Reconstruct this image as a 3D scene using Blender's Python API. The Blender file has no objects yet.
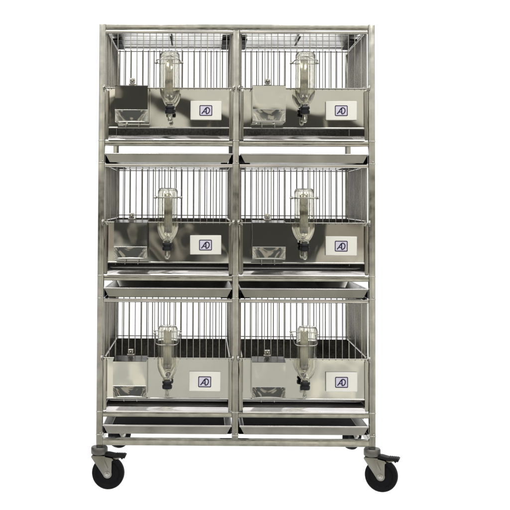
import bpy, bmesh, math
from mathutils import Vector, Matrix

PI = math.pi
scene = bpy.context.scene
COL = scene.collection
W = 1.04                      # overall width of the rack
PITCH_Z = (1.498, 0.9915, 0.485)     # height of the front panel top edge of each tier
BAY_X = (-0.2552, 0.2528)

# ------------------------------------------------------------------ materials
def mat(name):
    m = bpy.data.materials.new(name); m.use_nodes = True
    nt = m.node_tree; b = nt.nodes['Principled BSDF']
    return m, nt, b

def steel(name, base=(.56, .56, .54), rough=.25, rvar=.08, wave=0.0, wave_scale=4.0, brush=None, blotch=.12, blotch_scale=9, rscale=14):
    m, nt, b = mat(name)
    N, L = nt.nodes, nt.links
    b.inputs['Metallic'].default_value = 1
    geo = N.new('ShaderNodeNewGeometry')
    def noise(scale, vec, detail=3):
        n = N.new('ShaderNodeTexNoise'); n.inputs['Scale'].default_value = scale
        n.inputs['Detail'].default_value = detail
        L.new(vec, n.inputs['Vector']); return n
    pos = geo.outputs['Position']
    nb = noise(blotch_scale, pos, 4)
    mx = N.new('ShaderNodeMix'); mx.data_type = 'RGBA'
    mx.inputs[6].default_value = (*[c * (1 - blotch) for c in base], 1)
    mx.inputs[7].default_value = (*[min(1, c * (1 + blotch)) for c in base], 1)
    sp = N.new('ShaderNodeMapRange'); sp.inputs[1].default_value = .3; sp.inputs[2].default_value = .7
    L.new(nb.outputs['Fac'], sp.inputs[0]); L.new(sp.outputs[0], mx.inputs[0]); L.new(mx.outputs[2], b.inputs['Base Color'])
    nr = noise(rscale, pos, 3)
    mr = N.new('ShaderNodeMapRange')
    mr.inputs[1].default_value = .3; mr.inputs[2].default_value = .7
    mr.inputs[3].default_value = max(.02, rough - rvar); mr.inputs[4].default_value = rough + rvar
    L.new(nr.outputs['Fac'], mr.inputs[0]); L.new(mr.outputs[0], b.inputs['Roughness'])
    last = None
    if wave:
        nw = noise(wave_scale, pos, 1)
        bp = N.new('ShaderNodeBump'); bp.inputs['Strength'].default_value = 1
        bp.inputs['Distance'].default_value = wave
        L.new(nw.outputs['Fac'], bp.inputs['Height']); last = bp
    if brush:
        mp = N.new('ShaderNodeMapping'); mp.inputs['Scale'].default_value = brush
        L.new(pos, mp.inputs['Vector'])
        ng = noise(1, mp.outputs['Vector'], 3)
        bp = N.new('ShaderNodeBump'); bp.inputs['Strength'].default_value = .35
        bp.inputs['Distance'].default_value = .0004
        L.new(ng.outputs['Fac'], bp.inputs['Height'])
        if last: L.new(last.outputs['Normal'], bp.inputs['Normal'])
        last = bp
    if last: L.new(last.outputs['Normal'], b.inputs['Normal'])
    return m

def plain(name, col, rough=.5, var=.15, scale=40, metallic=0, bump=0.0, spec=.3):
    m, nt, b = mat(name); N, L = nt.nodes, nt.links
    tc = N.new('ShaderNodeTexCoord')
    n = N.new('ShaderNodeTexNoise'); n.inputs['Scale'].default_value = scale; n.inputs['Detail'].default_value = 4
    L.new(tc.outputs['Object'], n.inputs['Vector'])
    mx = N.new('ShaderNodeMix'); mx.data_type = 'RGBA'
    mx.inputs[6].default_value = (*[c * (1 - var) for c in col], 1)
    mx.inputs[7].default_value = (*[min(1, c * (1 + var)) for c in col], 1)
    L.new(n.outputs['Fac'], mx.inputs[0]); L.new(mx.outputs[2], b.inputs['Base Color'])
    b.inputs['Roughness'].default_value = rough; b.inputs['Metallic'].default_value = metallic
    b.inputs['Specular IOR Level'].default_value = spec
    if bump:
        bp = N.new('ShaderNodeBump'); bp.inputs['Distance'].default_value = bump
        L.new(n.outputs['Fac'], bp.inputs['Height']); L.new(bp.outputs['Normal'], b.inputs['Normal'])
    return m

M_FRAME = steel('brushed_tube_steel', base=(.43, .425, .395), rough=.19, rvar=.09, wave=.0012, wave_scale=11, blotch=.17, blotch_scale=22, rscale=26)
M_PANEL = steel('mirror_sheet_steel', rough=.024, rvar=.018, wave=.0060, wave_scale=4.0, blotch=.05)
M_FEED = steel('hopper_sheet_steel', rough=.035, rvar=.02, wave=.0050, wave_scale=6.5, blotch=.05)
M_WIRE = steel('polished_wire_steel', base=(.50, .49, .47), rough=.22, rvar=.05)
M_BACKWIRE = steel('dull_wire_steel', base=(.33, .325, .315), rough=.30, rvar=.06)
M_TRAY = steel('tray_steel', base=(.40, .395, .37), rough=.33, rvar=.07, wave=.001, wave_scale=9, blotch=.14)
M_SIDE = steel('side_sheet_steel', base=(.50, .485, .44), rough=.36, rvar=.06, wave=.002, wave_scale=6)
M_STILE = steel('polished_stile_steel', base=(.40, .39, .36), rough=.14, rvar=.04)
M_STRAP = steel('polished_strap_steel', base=(.34, .335, .315), rough=.16, rvar=.05)
M_SILL = steel('bright_sill_steel', base=(.60, .585, .585), rough=.16, rvar=.04)
M_CAST = steel('zinc_plated_steel', base=(.26, .255, .225), rough=.36, rvar=.08, blotch=.18)
M_TOP = steel('bright_top_sheet', base=(.62, .62, .60), rough=.3, rvar=.08, wave=.002, wave_scale=8)
M_COLLAR = steel('dull_collar_steel', base=(.15, .148, .138), rough=.4, rvar=.08, blotch=.25)
M_BACK = steel('dark_back_sheet', base=(.125, .123, .118), rough=.34, rvar=.12, wave=.002, wave_scale=11, blotch=.38, blotch_scale=150)  # dark base carries the shade and reflections of the cage interior
M_LID = steel('reflection_dark_lid', base=(.11, .108, .10), rough=.2, rvar=.05, wave=.003, wave_scale=9)  # dark base stands in for a dark reflection on the lid
M_LINER = plain('charcoal_tray_bed', (.030, .030, .033), .7, .4, 25, spec=.08)
M_MESHFLOOR = plain('shade_dark_slats', (.035, .035, .034), .5, .35, 60)  # base kept dark: the slot's shade is put into the colour
M_BLACK_STRIP = plain('black_strip', (.008, .008, .009), .6, .3, 30, spec=.1)
M_RUBBER = plain('black_wheel_rubber', (.0035, .0038, .0055), .6, .35, 60, bump=.0004, spec=.12)
M_PEDAL = plain('black_pedal_plastic', (.006, .006, .0065), .5, .3, 60, spec=.2)
M_STOP = plain('dark_rubber_stopper', (.012, .013, .018), .35, .3, 60)
M_CARD = plain('white_card', (.80, .80, .78), .45, .02, 12)
M_NAVY = plain('navy_print', (.012, .010, .06), .5, .1, 30)
M_LILAC = plain('lilac_print', (.66, .64, .80), .5, .03, 30)

def glass(name, col=(.95, .945, .90), rough=0.0):
    m, nt, b = mat(name)
    N, L = nt.nodes, nt.links
    tc = N.new('ShaderNodeTexCoord'); n = N.new('ShaderNodeTexNoise'); n.inputs['Scale'].default_value = 30
    L.new(tc.outputs['Object'], n.inputs['Vector'])
    bp = N.new('ShaderNodeBump'); bp.inputs['Distance'].default_value = .0006; bp.inputs['Strength'].default_value = .6
    L.new(n.outputs['Fac'], bp.inputs['Height']); L.new(bp.outputs['Normal'], b.inputs['Normal'])
    b.inputs['Base Color'].default_value = (*col, 1)
    b.inputs['Roughness'].default_value = rough
    b.inputs['IOR'].default_value = 1.48
    b.inputs['Transmission Weight'].default_value = 1
    return m
M_GLASS = glass('bottle_glass')
M_TUBE = glass('sipper_tube_glass', (.82, .83, .80))

# ------------------------------------------------------------------ mesh helpers
def add_box(bm, x0, x1, y0, y1, z0, z1, bev=0.0, seg=2):
    t = bmesh.new()
    bmesh.ops.create_cube(t, size=1)
    for v in t.verts:
        v.co = Vector(((x0 + x1) / 2 + v.co.x * (x1 - x0), (y0 + y1) / 2 + v.co.y * (y1 - y0), (z0 + z1) / 2 + v.co.z * (z1 - z0)))
    if bev:
        bmesh.ops.bevel(t, geom=list(t.edges), offset=bev, segments=seg, profile=.5, affect='EDGES')
    merge(bm, t)

def merge(bm, t, mtx=None):
    if mtx: t.transform(mtx)
    me = bpy.data.meshes.new('tmp'); t.to_mesh(me); t.free()
    bm.from_mesh(me); bpy.data.meshes.remove(me)

def add_tube(bm, pts, r, seg=8, closed=False, cap=True):
    pts = [Vector(p) for p in pts]; n = len(pts); rings = []
    up = None
    for i, p in enumerate(pts):
        if closed: d = (pts[(i + 1) % n] - pts[i - 1]).normalized()
        else: d = (pts[min(i + 1, n - 1)] - pts[max(i - 1, 0)]).normalized()
        if up is None:
            up = Vector((0, 0, 1)) if abs(d.z) < .9 else Vector((1, 0, 0))
        a = d.cross(up).normalized(); b2 = a.cross(d).normalized(); up = b2
        rings.append([bm.verts.new(p + r * (math.cos(2 * PI * k / seg) * a + math.sin(2 * PI * k / seg) * b2)) for k in range(seg)])
    for i in range(n if closed else n - 1):
        A, B = rings[i], rings[(i + 1) % n]
        for k in range(seg):
            f = bm.faces.new((A[k], A[(k + 1) % seg], B[(k + 1) % seg], B[k])); f.smooth = True
    if cap and not closed:
        bm.faces.new(rings[0][::-1]); bm.faces.new(rings[-1])

def add_lathe(bm, prof, seg=48, axis='z', origin=(0, 0, 0), close=False):
    o = Vector(origin); rings = []
    for r, h in prof:
        if r < 1e-6:
            v = Vector((0, 0, h)) if axis == 'z' else (Vector((0, h, 0)) if axis == 'y' else Vector((h, 0, 0)))
            rings.append([bm.verts.new(o + v)])
        else:
            ring = []
            for k in range(seg):
                c, s = r * math.cos(2 * PI * k / seg), r * math.sin(2 * PI * k / seg)
                v = Vector((c, s, h)) if axis == 'z' else (Vector((s, h, c)) if axis == 'y' else Vector((h, c, s)))
                ring.append(bm.verts.new(o + v))
            rings.append(ring)
    pairs = list(zip(rings, rings[1:]))
    if close: pairs.append((rings[-1], rings[0]))
    for A, B in pairs:
        for k in range(seg):
            k2 = (k + 1) % seg
            if len(A) == 1 and len(B) == 1: continue
            if len(A) == 1: f = bm.faces.new((A[0], B[k2], B[k]))
            elif len(B) == 1: f = bm.faces.new((A[k], A[k2], B[0]))
            else: f = bm.faces.new((A[k], A[k2], B[k2], B[k]))
            f.smooth = True

def add_prism(bm, poly, lo, hi, axis='y', bev=0.0):
    """closed outline extruded: axis y -> poly is (x,z); axis x -> poly is (y,z); axis z -> (x,y)"""
    t = bmesh.new()
    def P(a, b, h): return {'y': (a, h, b), 'x': (h, a, b), 'z': (a, b, h)}[axis]
    A = [t.verts.new(P(a, b, lo)) for a, b in poly]; B = [t.verts.new(P(a, b, hi)) for a, b in poly]
    n = len(poly)
    t.faces.new(A); t.faces.new(B[::-1])
    for i in range(n): t.faces.new((A[i], B[i], B[(i + 1) % n], A[(i + 1) % n]))
    bmesh.ops.recalc_face_normals(t, faces=t.faces)
    if bev: bmesh.ops.bevel(t, geom=list(t.edges), offset=bev, segments=2, profile=.5, affect='EDGES')
    merge(bm, t)

def add_sheet(bm, rows, thick):
    """grid of points (rows of equal length) given a thickness along its normals"""
    t = bmesh.new()
    V = [[t.verts.new(p) for p in row] for row in rows]
    for a, b in zip(V, V[1:]):
        for i in range(len(a) - 1): t.faces.new((a[i], a[i + 1], b[i + 1], b[i]))
    bmesh.ops.recalc_face_normals(t, faces=t.faces)
    t.normal_update()
    bmesh.ops.solidify(t, geom=list(t.faces), thickness=thick)
    for f in t.faces: f.smooth = True
    merge(bm, t)

def obj(name, bm, m, parent=None, sharp=50):
    bmesh.ops.recalc_face_normals(bm, faces=bm.faces)
    me = bpy.data.meshes.new(name); bm.to_mesh(me); bm.free()
    for p in me.polygons: p.use_smooth = True
    try: me.set_sharp_from_angle(angle=math.radians(sharp))
    except Exception: pass
    me.materials.append(m)
    o = bpy.data.objects.new(name, me); COL.objects.link(o)
    if parent: o.parent = parent
    return o

def thing(name, label, cat, loc=(0, 0, 0), group=None):
    o = bpy.data.objects.new(name, None); COL.objects.link(o)
    o.empty_display_size = .05
    o.location = loc; o['label'] = label; o['category'] = cat
    if group: o['group'] = group
    return o

def dup(root, loc, label):
    def cp(o, parent):
        c = o.copy(); COL.objects.link(c); c.parent = parent
        for ch in o.children: cp(ch, c)
        return c
    r = cp(root, None); r.location = loc; r['label'] = label
    return r

def child(root, name):
    return [c for c in root.children if c.name.split('.')[0] == name]

# ------------------------------------------------------------------ floor (translucent white sheet, added to glow shadowless from world light below)
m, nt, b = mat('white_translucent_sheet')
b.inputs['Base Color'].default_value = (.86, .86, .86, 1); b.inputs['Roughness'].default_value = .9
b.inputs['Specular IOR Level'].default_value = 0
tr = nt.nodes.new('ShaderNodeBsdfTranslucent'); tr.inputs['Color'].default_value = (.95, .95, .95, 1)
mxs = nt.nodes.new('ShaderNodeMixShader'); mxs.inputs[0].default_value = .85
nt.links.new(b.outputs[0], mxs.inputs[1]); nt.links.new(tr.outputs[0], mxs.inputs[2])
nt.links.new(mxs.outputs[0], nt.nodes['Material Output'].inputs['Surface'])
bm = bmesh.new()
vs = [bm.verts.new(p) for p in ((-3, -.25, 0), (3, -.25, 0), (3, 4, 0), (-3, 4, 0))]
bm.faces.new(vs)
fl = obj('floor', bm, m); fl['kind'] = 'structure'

# ------------------------------------------------------------------ the rack
rack = thing('cage_rack', 'tall wheeled stainless steel rack holding six small wire cages in three tiers', 'rack', (0, 0, 0))
PW = .0235
post_x = (-.5082, -.0025, .5082)
for x in post_x:
    for y in (.0, .585):
        bm = bmesh.new()
        zt = 1.7425 if abs(x) > .1 else 1.720
        zb = .162 if abs(x) > .1 else .1885
        add_box(bm, x - PW / 2, x + PW / 2, y, y + PW, zb, zt, .0027, 3)
        obj('post', bm, M_FRAME, rack, 15)
xl, xr = post_x[0] + PW / 2, post_x[2] - PW / 2
cl, cr = post_x[1] - PW / 2, post_x[1] + PW / 2
def rail(x0, x1, y0, y1, z0, z1):
    bm = bmesh.new(); add_box(bm, x0, x1, y0, y1, z0, z1, .0020, 3)
    return obj('rail', bm, M_FRAME, rack, 15)
rail(xl, xr, .0012, .0225, 1.721, 1.7418)             # top front
rail(xl, xr, .0012, .0225, .1622, .188)               # bottom front
rail(xl, xr, .586, .606, .1622, .188)                 # bottom rear
for z in PITCH_Z:
    for a, c in ((xl, cl), (cr, xr)):
        rail(a, c, .0012, .0215, z - .2175, z - .1985)
for x in (post_x[0], post_x[2]):                      # side rails
    rail(x - .0095, x + .0095, PW, .585, 1.7215, 1.7405)
    rail(x - .0095, x + .0095, PW, .585, .163, .187)
# little corner gussets / weld tabs where shelf rails meet the posts
for z in PITCH_Z:
    for x in post_x:
        for zz in (-.2000, -.2850):
            bm = bmesh.new()
            add_box(bm, x - .0128, x + .0128, -.0022, .004, z + zz, z + zz + .0036, .0012)
            obj('weld_tab', bm, M_WIRE, rack)
        bm = bmesh.new()
        add_lathe(bm, [(0, -.0038), (.0022, -.0034), (.0032, -.0022), (.0032, .002), (0, .002)], 12, 'y', (x + .004, 0, z - .2765))
        obj('rivet', bm, M_WIRE, rack)
# top sheet
bm = bmesh.new()
add_box(bm, xl, xr, .0226, .452, 1.7325, 1.7355, .0008)
add_box(bm, xl + .001, xr - .001, .448, .4535, 1.7285, 1.7323, .0008)
obj('top_sheet', bm, M_TOP, rack)
# dark runners that carry the trays
for z in PITCH_Z:
    for a, c in ((xl, cl), (cr, xr)):
        for s, xe in ((1, a), (-1, c)):
            bm = bmesh.new()
            x0, x1 = sorted((xe, xe + s * .0025))
            add_box(bm, x0, x1, .0236, .5849, z - .281, z - .2505)
            x0, x1 = sorted((xe + s * .0025, xe + s * .043))
            add_box(bm, x0, x1, .026, .53, z - .2835, z - .2815)
            obj('tray_runner', bm, M_BLACK_STRIP, rack)
# casters
def make_caster(x, y, ang):
    c = bmesh.new()
    add_lathe(c, [(0, .1615), (.0125, .1615), (.0125, .156), (.0285, .1555), (.031, .152), (.0315, .138), (.0305, .131), (.026, .1275), (.019, .1255), (0, .1255)], 36)
    co = obj('caster', c, M_COLLAR, rack, 40)
    co.location = (x, y, 0); co.rotation_euler = (0, 0, math.radians(ang))
    ox = .034
    w = bmesh.new()
    add_lathe(w, [(.0, -.0125), (.014, -.0125), (.018, -.0105), (.040, -.0105), (.046, -.0150), (.0555, -.0155), (.0590, -.0125), (.0605, -.006), (.0605, .006), (.0590, .0125), (.0555, .0155), (.046, .015), (.040, .0105), (.018, .0105), (.014, .0125), (0, .0125)], 64, 'y', (ox, 0, .0605))
    obj('wheel', w, M_RUBBER, co, 30)
    f = bmesh.new()
    ax = ox; az = .0605; r = .0165
    arc = [(ax + r * math.cos(t), az + r * math.sin(t)) for t in [math.radians(a) for a in range(-160, 21, 15)]]
    out = [(-.027, .1250)] + [(-.027, .1200)] + arc + [(.050, .107), (.056, .112), (.050, .1180), (.024, .1220), (.024, .1250)]
    for y0, y1 in ((-.0225, -.0198), (.0198, .0225)):
        add_prism(f, out, y0, y1, 'y', .0006)
    add_box(f, -.026, .023, -.0224, .0224, .1222, .1254, .0006)
    # raised rib on the outer fork leg
    add_prism(f, [(.012, .118), (.021, .118), (.037, .082), (.031, .078)], -.0248, -.0222, 'y', .0010)
    obj('fork', f, M_CAST, co, 35)
    bnut = bmesh.new()
    add_lathe(bnut, [(0, -.0320), (.005, -.0316), (.0068, -.029), (.0068, -.0252), (.0105, -.0248), (.0105, -.0226), (.004, -.0226), (.004, .0226), (.0095, .0228), (.0095, .027), (0, .027)], 6, 'y', (ax, 0, az))
    obj('axle_bolt', bnut, M_WIRE, co, 20)
    lv = bmesh.new()
    add_prism(lv, [(.028, .112), (.050, .1095), (.072, .1125), (.084, .1190), (.080, .1215), (.066, .1175), (.045, .1165), (.030, .1185)], -.012, .012, 'y', .0012)
    obj('brake_lever', lv, M_CAST, co, 35)
    p = bmesh.new()
    add_prism(p, [(.020, .1340), (.036, .1345), (.060, .1300), (.0975, .1300), (.1015, .1275), (.0970, .1165), (.0930, .1190), (.0880, .1130), (.0800, .1210), (.060, .1195), (.034, .1240), (.020, .1270)], -.019, .019, 'y', .0018)
    for k in range(5):
        add_box(p, .064 + k * .0068, .067 + k * .0068, -.017, .017, .1298, .1315, .0005)
    obj('brake_pedal', p, M_PEDAL, co, 35)
    return co
make_caster(-.5082, .0117, -4)
make_caster(.5082, .0117, -20)
make_caster(-.5082, .5967, 50)
make_caster(.5082, .5967, 50)

# ------------------------------------------------------------------ cages
CW = .2400          # half width
RS = .0242         # wire spacing
def make_cage(loc, label):
    c = thing('wire_cage', label, 'cage', loc, 'wire cages in the steel rack')
    # front grille
    bm = bmesh.new()
    n = 19
    for i in range(n):
        x = -RS * (n - 1) / 2 + i * RS - .001
        add_tube(bm, [(x, .006, .2085), (x, .006, -.004)], .00150, 8)
    add_tube(bm, [(-CW - .003, .0030, .0015), (CW + .003, .0030, .0015)], .0022, 8)
    obj('front_grille', bm, M_WIRE, c)
    bm = bmesh.new()
    add_box(bm, -CW - .002, CW + .002, .001, .013, .2085, .2215, .0026, 3)
    obj('top_bar', bm, M_SILL, c, 20)
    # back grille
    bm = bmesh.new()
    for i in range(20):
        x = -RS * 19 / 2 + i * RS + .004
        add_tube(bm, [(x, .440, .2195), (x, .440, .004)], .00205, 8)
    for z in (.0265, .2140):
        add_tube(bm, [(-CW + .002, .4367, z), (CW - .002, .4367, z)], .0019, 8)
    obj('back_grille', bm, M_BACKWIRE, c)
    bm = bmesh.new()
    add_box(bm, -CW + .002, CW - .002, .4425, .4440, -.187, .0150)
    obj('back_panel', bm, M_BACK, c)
    # ceiling grille
    bm = bmesh.new()
    for k in range(4):
        y = .11 + k * .095
        add_tube(bm, [(-CW + .002, y, .2185), (CW - .002, y, .2185)], .0011, 6)
    for s in (-1, 1):
        add_tube(bm, [(s * (CW - .004), .014, .2150), (s * (CW - .004), .436, .2150)], .0036, 8)
    obj('ceiling_grille', bm, M_WIRE, c)
    for x0, x1, y0, y1 in ((-.0035, .0035, .14, .34), (-CW + .006, -CW + .036, .20, .435), (CW - .036, CW - .006, .20, .435)):
        bm = bmesh.new(); add_box(bm, x0, x1, y0, y1, .2215, .2262, .001)  # plain black strips, one along the middle, one near each side
        obj('ceiling_strip', bm, M_BLACK_STRIP, c)
    # solid sides with upright wires before them
    for s in (-1, 1):
        bm = bmesh.new()
        x0, x1 = sorted((s * (CW - .0016), s * (CW + .0012)))
        add_box(bm, x0, x1, .0240, .4405, -.187, .2225)
        obj('side_panel', bm, M_SIDE, c)
        bm = bmesh.new()
        for k in range(15):
            y = .036 + k * .0275
            add_tube(bm, [(s * (CW - .0055), y, .2130), (s * (CW - .0055), y, .006)], .0017, 6)
        add_tube(bm, [(s * (CW - .0085), .012, .008), (s * (CW - .0085), .438, .014)], .0040, 8)
        obj('side_grille', bm, M_WIRE, c)
    # cage floor
    bm = bmesh.new()
    add_box(bm, -CW + .0035, CW - .0035, .0435, .440, -.1862, -.1838)
    for k in range(14):
        y = .046 + k * .0280
        add_box(bm, -CW + .006, CW - .006, y, y + .018, -.1838, -.1812, .0008, 1)
    obj('cage_floor', bm, M_MESHFLOOR, c)
    # front panel with its rolled lower lip
    bm = bmesh.new()
    add_box(bm, -CW + .0125, CW - .0125, .0082, .0094, -.1480, .0010)
    pts = []
    add_tube(bm, [(-CW + .0125, .0072, -.1490), (CW - .0125, .0072, -.1490)], .0036, 10)
    obj('front_panel', bm, M_PANEL, c)
    for s in (-1, 1):
        bm = bmesh.new()
        x0, x1 = sorted((s * (CW - .0122), s * (CW + .0028)))
        add_box(bm, x0, x1, .0030, .0120, -.1940, -.0005, .0040)
        xx = s * (CW - .0110)
        add_tube(bm, [(xx, .0005, -.010), (xx, .0005, -.188)], .0024, 8)
        obj('front_stile', bm, M_STILE, c, 20)
    # sloping bright sill under the slot
    bm = bmesh.new()
    add_prism(bm, [(-.0105, -.1980), (-.0110, -.1960), (-.0090, -.1915), (-.0082, -.1912), (.0030, -.1790), (.0060, -.1772), (.0420, -.1772), (.0420, -.1800), (.0085, -.1805), (.0085, -.1980)], -CW + .0130, CW - .0130, 'x', .0003)
    obj('sill', bm, M_SILL, c, 20)
    bm = bmesh.new()
    add_tube(bm, [(-CW + .014, .100, -.1765), (CW - .014, .100, -.1765)], .0050, 12)
    obj('floor_bar', bm, M_SILL, c)
    # catches at the panel corners
    for s in (-1, 1):
        bm = bmesh.new()
        x = s * (CW + .0045)
        add_box(bm, x - .0045, x + .0045, -.0075, -.0028, -.004, .012, .0015)
        add_tube(bm, [(x - .003, -.008, .010), (x - .003, -.014, .004), (x - .002, -.013, -.006), (x, -.008, -.010)], .0020, 8)
        add_lathe(bm, [(0, -.0125), (.004, -.0110), (.0052, -.0080), (.0045, -.005), (0, -.005)], 14, 'y', (x, 0, .004))
        obj('catch', bm, M_WIRE, c)
    # label plate
    bm = bmesh.new()
    x0, x1, z0, z1 = .0815, .1985, -.1190, -.0470
    add_box(bm, x0, x1, -.0045, .0078, z0, z1, .0022)
    lp = obj('label_plate', bm, M_CARD, c, 20)
    lx, lz = (x0 + x1) / 2 - .0005, -.0835
    em = bmesh.new()
    def rrect(w, h, r, n=6):
        out = []
        for cx, cz, a0 in ((w - r, h - r, 0), (-w + r, h - r, 90), (-w + r, -h + r, 180), (w - r, -h + r, 270)):
            for k in range(n + 1):
                a = math.radians(a0 + 90 * k / n); out.append((cx + r * math.cos(a), cz + r * math.sin(a)))
        return out
    O = rrect(.0240, .0200, .0042); I = rrect(.0208, .0168, .0022)
    vo = [em.verts.new((lx + a, -.0052, lz + b_)) for a, b_ in O]; vi = [em.verts.new((lx + a, -.0052, lz + b_)) for a, b_ in I]
    k_ = len(O)
    for i in range(k_): em.faces.new((vo[i], vo[(i + 1) % k_], vi[(i + 1) % k_], vi[i]))
    def stroke(pts, w):
        P = [Vector((a, 0, b_)) for a, b_ in pts]; L_ = []; R_ = []
        for i, p in enumerate(P):
            d = (P[min(i + 1, len(P) - 1)] - P[max(i - 1, 0)]).normalized(); nn = Vector((-d.z, 0, d.x))
            L_.append(em.verts.new((lx + p.x + nn.x * w / 2, -.0055, lz + p.z + nn.z * w / 2)))
            R_.append(em.verts.new((lx + p.x - nn.x * w / 2, -.0055, lz + p.z - nn.z * w / 2)))
        for i in range(len(P) - 1): em.faces.new((L_[i], L_[i + 1], R_[i + 1], R_[i]))
    stroke([(-.0155, -.0125), (-.0085, -.0035), (-.0025, .0060), (.0010, .0098), (.0048, .0112)], .0039)      # long leg of the A, sweeping over
    stroke([(.0014, .0095), (.0012, .0030), (.0018, -.0125)], .0040)                                         # upright shared by A and D
    stroke([(-.0090, -.0050), (.0012, -.0050)], .0031)                                                        # bar of the A
    stroke([(.0030, .0112), (.0080, .0108), (.0122, .0080), (.0142, .0030), (.0136, -.0035), (.0105, -.0090), (.0062, -.0118), (.0012, -.0120)], .0039)   # bowl of the D
    obj('emblem', em, M_NAVY, lp)
    fm = bmesh.new()
    vs = [fm.verts.new((lx + a, -.0049, lz + b_)) for a, b_ in rrect(.0225, .0185, .003)]
    fm.faces.new(vs)
    obj('emblem_field', fm, M_LILAC, lp)
    # bottle holder: flat strap behind the bottle and a wire hoop round it
    bm = bmesh.new()
    add_box(bm, -.0165, .0160, -.0115, -.0100, -.040, .1130, .0004, 1)
    add_box(bm, -.0165, .0160, -.0100, .0030, .1085, .1130, .0004, 1)
    obj('bottle_strap', bm, M_STRAP, c)
    bm = bmesh.new()
    hx, hy, hr = .0425, -.0965, .020
    pts = [(-.047, .0025, 0), (-.047, -.012, 0), (-.0440, -.028, 0)]
    for sx, a0 in ((-1, 180), (1, 270)):
        for k in range(7):
            a = math.radians(a0 + 90 * k / 6)
            pts.append((sx * (hx - hr) + hr * math.cos(a), hy + hr + hr * math.sin(a), 0))
    pts += [(.0440, -.028, 0), (.047, -.012, 0), (.047, .0025, 0)]
    add_tube(bm, pts, .0019, 8)
    add_tube(bm, [(-.054, -.0005, .001), (.054, -.0005, .001)], .0019, 8)
    for s in (-1, 1):
        add_lathe(bm, [(0, -.006), (.0045, -.006), (.0050, 0), (.0045, .006), (0, .006)], 12, 'x', (s * .0475, -.018, .001))
    h = obj('bottle_hoop', bm, M_WIRE, c); h.location = (0, 0, .094)
    return c

ROW = ('top', 'middle', 'bottom'); SIDE = ('left', 'right')
cage_lab = [['Wire cage at the upper left of the rack under its top sheet', 'Wire cage at the upper right of the rack under its top sheet'],
            ['Wire cage halfway up the left column, with dark streaky front panel', 'Wire cage halfway up the right column, between two trays'],
            ['Lowest wire cage of the left column, with evenly pale front panel', 'Lowest wire cage of the right column, beside a tilted bottle']]
cages = []
proto = None
for r in range(3):
    row = []
    for s in range(2):
        loc = (BAY_X[s], 0, PITCH_Z[r])
        if proto is None: proto = make_cage(loc, cage_lab[r][s]); row.append(proto)
        else: row.append(dup(proto, loc, cage_lab[r][s]))
    cages.append(row)
for r in range(3):
    for s in range(2):  # no two cards hang quite level
        child(cages[r][s], 'label_plate')[0].rotation_euler = (0, math.radians(((.25, -.2), (-.3, .35), (.4, -.15))[r][s]), 0)
for s in range(2):      # the lowest hoops sag forward
    h = child(cages[2][s], 'bottle_hoop')[0]; h.rotation_euler = (math.radians(24), 0, 0); h.location = (0, .002, .102)

# ------------------------------------------------------------------ trays
def make_tray(loc, label):
    t = thing('drop_tray', label, 'tray', loc, 'drop trays under the cages')
    hw, d = .2375, .455
    bm = bmesh.new()
    # outer rim -> base, as a sheet with flared walls
    def loopz(ix, y0, y1, z): return [(-ix, y0, z), (ix, y0, z), (ix, y1, z), (-ix, y1, z)]
    top = loopz(hw, -.010, d, -.2460); bot = loopz(hw - .016, -.004, d - .014, -.2768)
    itop = loopz(hw - .0025, -.0075, d - .0025, -.2460); ibot = loopz(hw - .018, -.0015, d - .0165, -.2750)
    Vt = [bm.verts.new(p) for p in top]; Vb = [bm.verts.new(p) for p in bot]
    It = [bm.verts.new(p) for p in itop]; Ib = [bm.verts.new(p) for p in ibot]
    for i in range(4):
        j = (i + 1) % 4
        bm.faces.new((Vt[i], Vt[j], Vb[j], Vb[i])); bm.faces.new((Vt[i], It[i], It[j], Vt[j])); bm.faces.new((It[i], Ib[i], Ib[j], It[j]))
    bm.faces.new(Vb); bm.faces.new(Ib)
    obj('pan', bm, M_TRAY, t, 30)
    bm = bmesh.new()
    add_tube(bm, [(-hw, -.0095, -.2455), (hw, -.0095, -.2455), (hw, d, -.2455), (-hw, d, -.2455)], .0032, 10, closed=True)
    obj('rim', bm, M_SILL, t)
    bm = bmesh.new()
    add_box(bm, -hw + .021, hw - .021, .0115, d - .020, -.2748, -.2732)
    obj('tray_bed', bm, M_LINER, t)
    return t
tray_lab = [['shallow steel tray below the upper left cage, its dark bed out of sight', 'shallow steel tray below the upper right cage, its dark bed out of sight'],
            ['shallow steel tray between the middle and lowest cages of the left column', 'shallow steel tray between the middle and lowest cages of the right column'],
            ['lowest steel tray on the left, just above the bottom rail', 'lowest steel tray on the right, just above the bottom rail']]
tp = None
for r in range(3):
    for s in range(2):
        loc = (BAY_X[s], 0, PITCH_Z[r] + (-.003, .0, -.001)[r])
        if tp is None: tp = make_tray(loc, tray_lab[r][s])
        else: dup(tp, loc, tray_lab[r][s])

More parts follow.
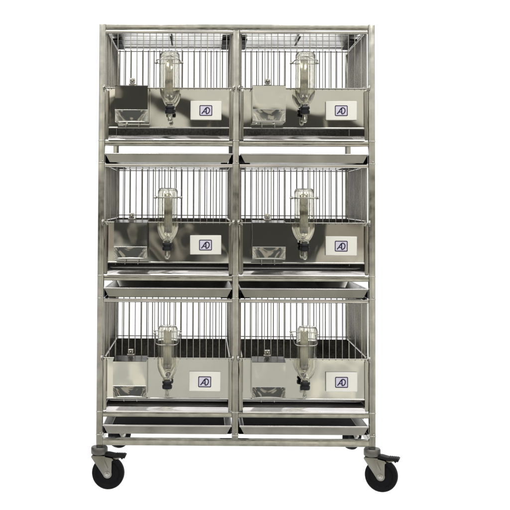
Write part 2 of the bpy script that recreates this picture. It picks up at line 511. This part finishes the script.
# ------------------------------------------------------------------ feed hoppers
def make_hopper(loc, label, tilt=0.0):
    """origin: middle of the hopper's lower edge on the front panel"""
    h = thing('feed_hopper', label, 'feed hopper', loc, 'feed hoppers hung on the cage fronts')
    hw = .0605; Z0 = .130            # panel top edge above the origin
    yf = -.080
    bm = bmesh.new()
    rows = []
    for z in (Z0 + .0005, Z0 - .030, Z0 - .060, Z0 - .0870):
        rows.append([(-hw + 2 * hw * i / 8, yf, z) for i in range(9)])
    add_sheet(bm, rows, .0014)
    for s in (-1, 1):               # side cheeks
        x0, x1 = sorted((s * hw, s * (hw - .0012)))
        add_prism(bm, [(yf + .002, Z0 - .0005), (-.0035, Z0 - .0005), (-.0035, -.0003), (yf + .018, -.0003), (yf + .0105, .008), (yf + .002, Z0 - .087)], x0, x1, 'x')
    obj('hopper_body', bm, M_FEED, h, 20)
    bm = bmesh.new()
    rows = []
    for k in range(13):
        t = k / 12
        rows.append([])
        for i in range(17):
            u = (i - 8) / 8
            g = .30 + .70 * math.cos(u * PI / 2) ** .6
            rows[-1].append((u * (hw - .0005), yf + .001 + .019 * t * g - .003 * t * t * math.cos(u * PI / 2), Z0 - .0885 - .040 * t))
    add_sheet(bm, rows, .0012)
    add_tube(bm, [(-hw, yf - .0012, Z0 - .0875), (hw, yf - .0012, Z0 - .0875)], .0014, 8)
    add_tube(bm, [(-hw, yf + .016, -.0005), (hw, yf + .016, -.0005)], .0034, 10)
    add_box(bm, -hw + .001, hw - .001, yf + .017, -.004, -.0016, -.0004)
    obj('chute', bm, M_FEED, h, 50)
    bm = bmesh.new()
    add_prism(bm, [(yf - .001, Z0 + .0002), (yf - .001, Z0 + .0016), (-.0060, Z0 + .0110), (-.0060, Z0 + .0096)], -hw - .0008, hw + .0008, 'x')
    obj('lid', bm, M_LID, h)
    bm = bmesh.new()
    add_box(bm, -.0150, .0120, -.0068, -.0053, Z0 + .0100, Z0 + .0175, .0004, 1)
    add_box(bm, -.0115, .0085, -.0150, -.0055, Z0 + .0180, Z0 + .0360, .0016)
    add_lathe(bm, [(0, -.0215), (.0035, -.0205), (.0042, -.0185), (.0042, -.0150), (.0062, -.0150), (.0062, -.0140), (0, -.0140)], 14, 'y', (-.0015, 0, Z0 + .0270))
    obj('latch', bm, M_WIRE, h)
    for x in (-.024, .024):
        bm = bmesh.new()
        add_tube(bm, [(x, -.030, -.001), (x, -.0305, -.018), (x, -.026, -.0235), (x, -.021, -.021)], .0014, 8)
        obj('hook', bm, M_WIRE, h)
    h.rotation_euler = (math.radians(tilt), 0, 0)
    return h
hop_lab = [['feed hopper with a dark front plate, on the upper left cage', 'feed hopper whose plate is cream above and dark below, on the upper right cage'],
           ['feed hopper with a dark plate, halfway up the left column', 'feed hopper with a dark plate, halfway up the right column'],
           ['pale feed hopper with dark lid, on the lowest left cage', 'pale feed hopper with dark lid, on the lowest right cage']]
TILT = [[2.6, 0], [0.5, -.6], [0, 0]]
hp = None
for r in range(3):
    for s in range(2):
        loc = (BAY_X[s] - .1355, 0, PITCH_Z[r] - .130)
        if hp is None: hp = make_hopper(loc, hop_lab[r][s])
        else: q = dup(hp, loc, hop_lab[r][s]); q.rotation_euler = (math.radians(TILT[r][s]), 0, 0)
hp.rotation_euler = (math.radians(TILT[0][0]), 0, 0)

# ------------------------------------------------------------------ water bottles (upside down, mouth at the bottom)
def make_bottle(loc, label):
    """origin at the shoulder line, bottle axis along z"""
    b_ = thing('water_bottle', label, 'water bottle', loc, 'upturned water bottles in wire hoops')
    R = .0370
    out = [(0, .1310), (.020, .1318), (.0285, .1325), (.0335, .1295), (.0365, .1215), (R, .112), (R, .060), (R, -.010)]
    for k in range(1, 11):
        t = k / 10
        out.append((.0148 + (R - .0148) * (1 - t ** 1.75) ** .80, -.010 - .052 * t))
    out += [(.0160, -.064), (.0160, -.069), (.0148, -.0700)]
    inn = [(.0112, -.0700), (.0112, -.0625)]
    for k in range(10, 0, -1):
        t = k / 10
        inn.append((.0118 + (R - .0024 - .0118) * (1 - t ** 1.75) ** .80, -.009 - .050 * t))
    inn += [(R - .0024, -.009), (R - .0025, .060), (R - .0025, .110), (.0335, .1190), (.0305, .1265), (.027, .1290), (.018, .1280), (0, .1270)]
    bm = bmesh.new(); add_lathe(bm, out + inn, 56)
    obj('glass_body', bm, M_GLASS, b_, 60)
    bm = bmesh.new()
    add_lathe(bm, [(0, -.0640), (.0108, -.0640), (.0108, -.0704), (.0170, -.0706), (.0182, -.0735), (.0178, -.0790), (.0150, -.0805), (.0150, -.0835), (.0182, -.0850), (.0184, -.0940), (.0168, -.0985), (0, -.0990)], 36)
    obj('stopper', bm, M_STOP, b_, 40)
    bm = bmesh.new()
    add_lathe(bm, [(.0088, -.0992), (.0088, -.1180), (.0078, -.1260), (.0045, -.1300), (0, -.1310), (0, -.1285), (.0035, -.1275), (.0060, -.1245), (.0066, -.1170), (.0066, -.0992)], 32, close=True)
    obj('sipper_tube', bm, M_TUBE, b_, 60)
    bm = bmesh.new()
    add_lathe(bm, [(0, -.0993), (.0035, -.0993), (.0035, -.1130), (.0050, -.1150), (.0050, -.1215), (0, -.1235)], 18)
    obj('sipper_pin', bm, M_WIRE, b_, 50)
    return b_
bot_lab = [['upturned glass bottle on the upper left cage, against bright wires', 'upturned glass bottle on the upper right cage, against bright wires'],
           ['upturned glass bottle halfway up the left column, above dark steel', 'upturned glass bottle halfway up the right column, above dark steel'],
           ['glass bottle hanging straight in a sagging hoop on the lowest left cage', 'slightly tilted glass bottle in a sagging hoop on the lowest right cage']]
BX = [[.0050, -.001], [-.001, -.003], [.0015, .003]]
bp0 = None
for r in range(3):
    for s in range(2):
        loc = (BAY_X[s] + BX[r][s], -.0510, PITCH_Z[r] - .0035)
        if bp0 is None: bp0 = make_bottle(loc, bot_lab[r][s]); o = bp0
        else: o = dup(bp0, loc, bot_lab[r][s])
        if (r, s) == (2, 1): o.rotation_euler = (0, math.radians(2.5), 0)
        else: o.rotation_euler = (math.radians((-.5, .4, .2)[r]), math.radians(((-.5, .6), (.4, -.7), (.3, 0))[r][s]), 0)

# ------------------------------------------------------------------ surroundings: a studio hall, plain white background behind, warm hall in front
w = bpy.data.worlds.new('World'); scene.world = w; w.use_nodes = True
nt = w.node_tree; N, L = nt.nodes, nt.links
bg = N['Background']
tc = N.new('ShaderNodeTexCoord'); sep = N.new('ShaderNodeSeparateXYZ'); L.new(tc.outputs['Generated'], sep.inputs[0])
def math_(op, a, b=None, clamp=False):
    n = N.new('ShaderNodeMath'); n.operation = op; n.use_clamp = clamp
    for i, v in enumerate((a, b)):
        if v is None: continue
        if isinstance(v, (int, float)): n.inputs[i].default_value = v
        else: L.new(v, n.inputs[i])
    return n.outputs[0]
wob = N.new('ShaderNodeTexNoise'); wob.inputs['Scale'].default_value = 3.0; wob.inputs['Detail'].default_value = 2
L.new(tc.outputs['Generated'], wob.inputs['Vector'])
zel = math_('ADD', sep.outputs['Z'], math_('MULTIPLY', math_('SUBTRACT', wob.outputs['Fac'], .5), .05))
ramp = N.new('ShaderNodeValToRGB'); L.new(math_('ADD', math_('MULTIPLY', zel, .5), .5), ramp.inputs[0])
PROF = [(-1, (.16, .16, .15)), (-.60, (.13, .13, .12)), (-.46, (.41, .40, .35)), (-.36, (.68, .665, .585)), (-.10, (.84, .82, .715)), (-.075, (.46, .45, .39)), (-.05, (.070, .068, .060)),
        (.103, (.080, .075, .062)), (.112, (.92, .87, .72)), (.22, (.98, .95, .85)), (.42, (.95, .94, .88)), (1, (1.25, 1.25, 1.25))]
el = ramp.color_ramp.elements
while len(el) < len(PROF): el.new(.5)
for e, (z, c) in zip(el, PROF):
    e.position = z * .5 + .5; e.color = (*[v / 2 for v in c], 1)
sc2 = N.new('ShaderNodeMix'); sc2.data_type = 'RGBA'; sc2.blend_type = 'MULTIPLY'; sc2.inputs[0].default_value = 1
sc2.inputs[7].default_value = (2, 2, 2, 1); sc2.clamp_result = False
L.new(ramp.outputs[0], sc2.inputs[6])
# things standing about in the dark hall: vertical patches of warm light
mp = N.new('ShaderNodeMapping'); mp.inputs['Scale'].default_value = (9, 9, 6); L.new(tc.outputs['Generated'], mp.inputs['Vector'])
pn = N.new('ShaderNodeTexNoise'); pn.inputs['Scale'].default_value = 1; pn.inputs['Detail'].default_value = 3.5; L.new(mp.outputs[0], pn.inputs['Vector'])
pr = N.new('ShaderNodeMapRange'); pr.inputs[1].default_value = .515; pr.inputs[2].default_value = .57; pr.inputs[3].default_value = 0; pr.inputs[4].default_value = .40
L.new(pn.outputs['Fac'], pr.inputs[0])
ad = N.new('ShaderNodeMix'); ad.data_type = 'RGBA'; ad.blend_type = 'ADD'; ad.clamp_result = False
L.new(pr.outputs[0], ad.inputs[0]); L.new(sc2.outputs[2], ad.inputs[6]); ad.inputs[7].default_value = (1, .88, .68, 1)
# the sides of the hall are dim, an added glow below the floor keeps its sheet white
def smooth(v, lo, hi, a, c):
    n = N.new('ShaderNodeMapRange'); n.interpolation_type = 'SMOOTHSTEP'
    n.inputs[1].default_value = lo; n.inputs[2].default_value = hi; n.inputs[3].default_value = a; n.inputs[4].default_value = c
    L.new(v, n.inputs[0]); return n.outputs[0]
def mix_(fac, a, c, blend='MIX'):
    n = N.new('ShaderNodeMix'); n.data_type = 'RGBA'; n.blend_type = blend; n.clamp_result = False
    for i, v in ((0, fac), (6, a), (7, c)):
        if isinstance(v, (int, float)): n.inputs[i].default_value = v
        elif isinstance(v, tuple): n.inputs[i].default_value = v
        else: L.new(v, n.inputs[i])
    return n.outputs[2]
front = math_('SUBTRACT', math_('MULTIPLY', math_('MAXIMUM', sep.outputs['Z'], 0), .9), sep.outputs['Y'])
dim = smooth(front, .10, .55, .22, 1.0)
vm = N.new('ShaderNodeVectorMath'); vm.operation = 'SCALE'; L.new(ad.outputs[2], vm.inputs[0]); L.new(dim, vm.inputs['Scale'])
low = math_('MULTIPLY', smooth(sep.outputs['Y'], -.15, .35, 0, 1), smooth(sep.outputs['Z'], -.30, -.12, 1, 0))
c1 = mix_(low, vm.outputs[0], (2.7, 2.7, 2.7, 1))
back = smooth(sep.outputs['Y'], .40, .80, 0, 1)
back = math_('MULTIPLY', back, smooth(sep.outputs['Z'], -.30, -.12, 0, 1))
class fx: outputs = {2: mix_(back, c1, (1.12, 1.12, 1.12, 1))}
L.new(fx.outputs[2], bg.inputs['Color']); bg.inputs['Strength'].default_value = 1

# two added lamps out of view, for highlights on ledges and chutes
for x, y in ((-1.1, -1.9), (1.3, -2.3)):
    ld = bpy.data.lights.new('added_highlight_lamp', 'AREA'); ld.shape = 'RECTANGLE'; ld.size = 1.3; ld.size_y = .3
    ld.energy = 24; ld.color = (1, .97, .92)
    lo = bpy.data.objects.new('added_highlight_lamp', ld); COL.objects.link(lo); lo.location = (x, y, 3.4)
    d = (Vector((0, 0, .9)) - lo.location); lo.rotation_euler = d.to_track_quat('-Z', 'Y').to_euler()

# ------------------------------------------------------------------ camera
yaw, pit, rol = .010369, .036272, .00459
fwd = Vector((-math.sin(yaw) * math.cos(pit), math.cos(yaw) * math.cos(pit), math.sin(pit)))
rt = Vector((math.cos(yaw), math.sin(yaw), 0)); up = rt.cross(fwd)
r2 = rt * math.cos(rol) + up * math.sin(rol); u2 = -rt * math.sin(rol) + up * math.cos(rol)
cam = bpy.data.cameras.new('camera'); co = bpy.data.objects.new('camera', cam); COL.objects.link(co)
co.matrix_world = Matrix(((r2.x, u2.x, -fwd.x, -.12324), (r2.y, u2.y, -fwd.y, -3.52972), (r2.z, u2.z, -fwd.z, 1.03223), (0, 0, 0, 1)))
cam.sensor_width = 36; cam.lens = 940 / 510 * 36
cam.shift_x = (255 - 193.93) / 510; cam.shift_y = -(255 - 177.86) / 510
cam.clip_start = .05; cam.clip_end = 200
scene.camera = co

scene.view_settings.view_transform = 'Standard'; scene.view_settings.look = 'None'
scene.view_settings.exposure = 0; scene.view_settings.gamma = 1
scene.render.engine = 'CYCLES'
scene.cycles.max_bounces = 14; scene.cycles.transmission_bounces = 12; scene.cycles.glossy_bounces = 6
scene.cycles.caustics_refractive = False; scene.cycles.caustics_reflective = False
